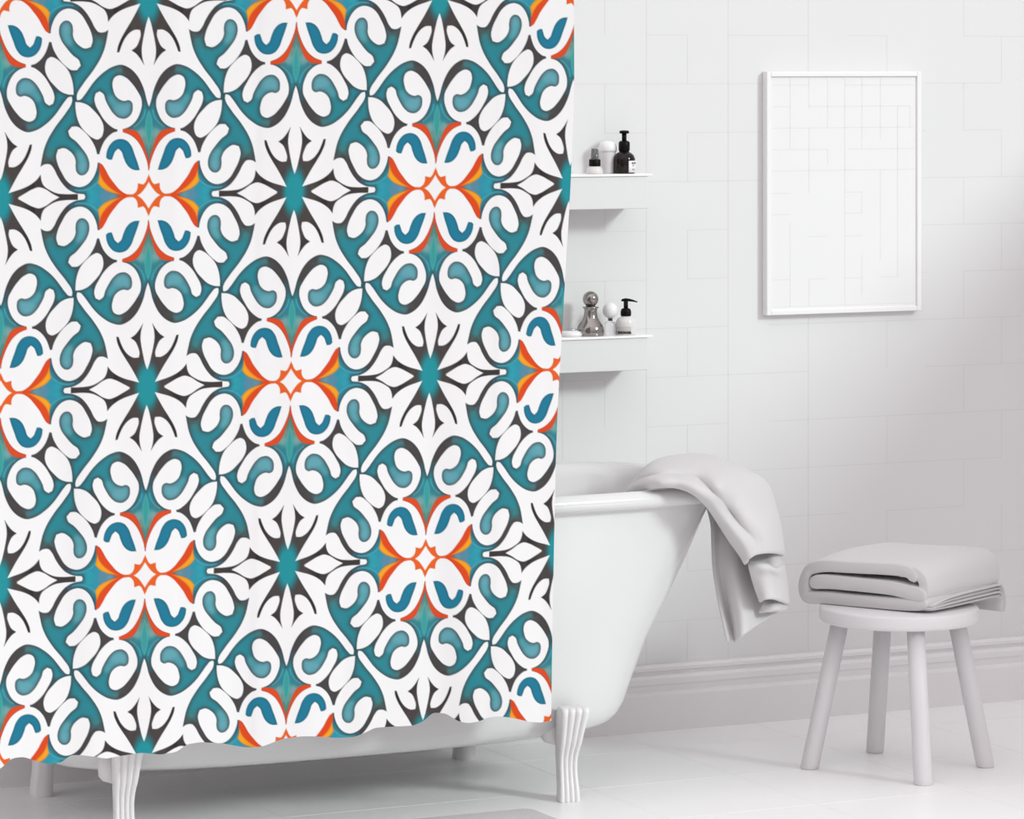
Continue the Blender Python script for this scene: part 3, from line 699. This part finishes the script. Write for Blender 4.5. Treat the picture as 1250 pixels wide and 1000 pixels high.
us = np.linspace(0, 1, GX_); vs_ = np.linspace(0, 1, GY_)
YC = -.93
def fold(x, z):
    """depth offset of the cloth: soft vertical folds that widen towards the hem"""
    k = .35 + .65 * np.clip((1.95 - z) / 1.7, 0, 1)
    d = .010 * np.sin(2 * np.pi * (x - 2.6) / .43 + .5 * np.sin(2.2 * z)) + .006 * np.sin(2 * np.pi * (x - 2.6) / .236 + 1 + .4 * z) + .0035 * np.sin(2 * np.pi * x / .127 + 2 * z)
    cre = 0
    for xc, s in ((2.925, 1), (3.115, -1), (3.32, 1), (3.70, -1), (3.82, 1)):
        cre = cre + s * .0022 * np.tanh((x - xc - .01 * z) / .010)
    return d * k * .8 + cre
# hem and edge converted to metres on the curtain plane
def to_world(px, py, yw):
    a = (px - 625) / FPX; b_ = -(py - 78) / FPX; t = (yw + CAM_D) / (CA - a * SA)
    return (SA + a * CA) * t, CAM_H + b_ * t
PU, PV = np.meshgrid(us, vs_)
PYt = -55 + PV * (960 + 55)
xr = np.interp(PYt, edge_r[:, 0], edge_r[:, 1]); PX = -150 + PU * (xr + 150)
hm = np.interp(PX, hem_l[:, 0], hem_l[:, 1])
k_ = np.array([np.exp(-(t / 4.0) ** 2) for t in range(-9, 10)]); k_ /= k_.sum()
hsm = np.interp(np.arange(-160, 721), hem_l[:, 0], hem_l[:, 1]); hsm = np.convolve(np.pad(hsm, 9, mode='edge'), k_, 'valid')
hm = np.interp(PX, np.arange(-160, 721), hsm)
PYf = -55 + PV * (hm + 55)
YW = np.full(PX.shape, YC)
for _ in range(4):
    X3, Z3 = to_world(PX, PYf, YW); YW = YC + fold(X3, Z3)
X3, Z3 = to_world(PX, PYf, YW)
B_ = basis(PX, PYf); I_ = B_ @ ci; J_ = B_ @ cj
C_ = pattern(I_, J_)
me = bpy.data.meshes.new('fabric')
co = np.stack([X3, YW, Z3], -1).reshape(-1, 3)
idx = np.arange(GX_ * GY_).reshape(GY_, GX_)
quads = np.stack([idx[:-1, :-1], idx[1:, :-1], idx[1:, 1:], idx[:-1, 1:]], -1).reshape(-1, 4)
me.vertices.add(len(co)); me.vertices.foreach_set('co', co.astype(np.float32).ravel())
me.loops.add(quads.size); me.loops.foreach_set('vertex_index', quads.astype(np.int32).ravel())
me.polygons.add(len(quads)); me.polygons.foreach_set('loop_start', np.arange(0, quads.size, 4, dtype=np.int32))
me.update(calc_edges=True)
me.polygons.foreach_set('use_smooth', np.ones(len(quads), bool))
ca = me.color_attributes.new('print', 'FLOAT_COLOR', 'POINT')
c4 = np.concatenate([C_.reshape(-1, 3), np.ones((GX_ * GY_, 1))], 1).astype(np.float32); ca.data.foreach_set('color', c4.ravel())
mc = bpy.data.materials.new('printed_cloth'); mc.use_nodes = True; nt = mc.node_tree; bs = nt.nodes['Principled BSDF']
at_ = nt.nodes.new('ShaderNodeVertexColor'); at_.layer_name = 'print'
bs.inputs['Roughness'].default_value = .75; bs.inputs['Specular IOR Level'].default_value = .2
tcn = nt.nodes.new('ShaderNodeTexCoord'); nz = nt.nodes.new('ShaderNodeTexNoise'); nz.inputs['Scale'].default_value = 60; bpn = nt.nodes.new('ShaderNodeBump'); bpn.inputs['Strength'].default_value = .04; bpn.inputs['Distance'].default_value = .002
nt.links.new(tcn.outputs['Object'], nz.inputs['Vector']); nt.links.new(nz.outputs['Fac'], bpn.inputs['Height']); nt.links.new(bpn.outputs['Normal'], bs.inputs['Normal'])
nt.links.new(at_.outputs['Color'], bs.inputs['Base Color'])
cur = empty('shower_curtain', (3.3, YC, 0), 'white shower curtain printed with teal, grey and orange ornamental tile pattern', 'shower curtain')
co_o = link('fabric', me, mc, cur, smooth=False); co_o.location = (-3.3, -YC, 0)
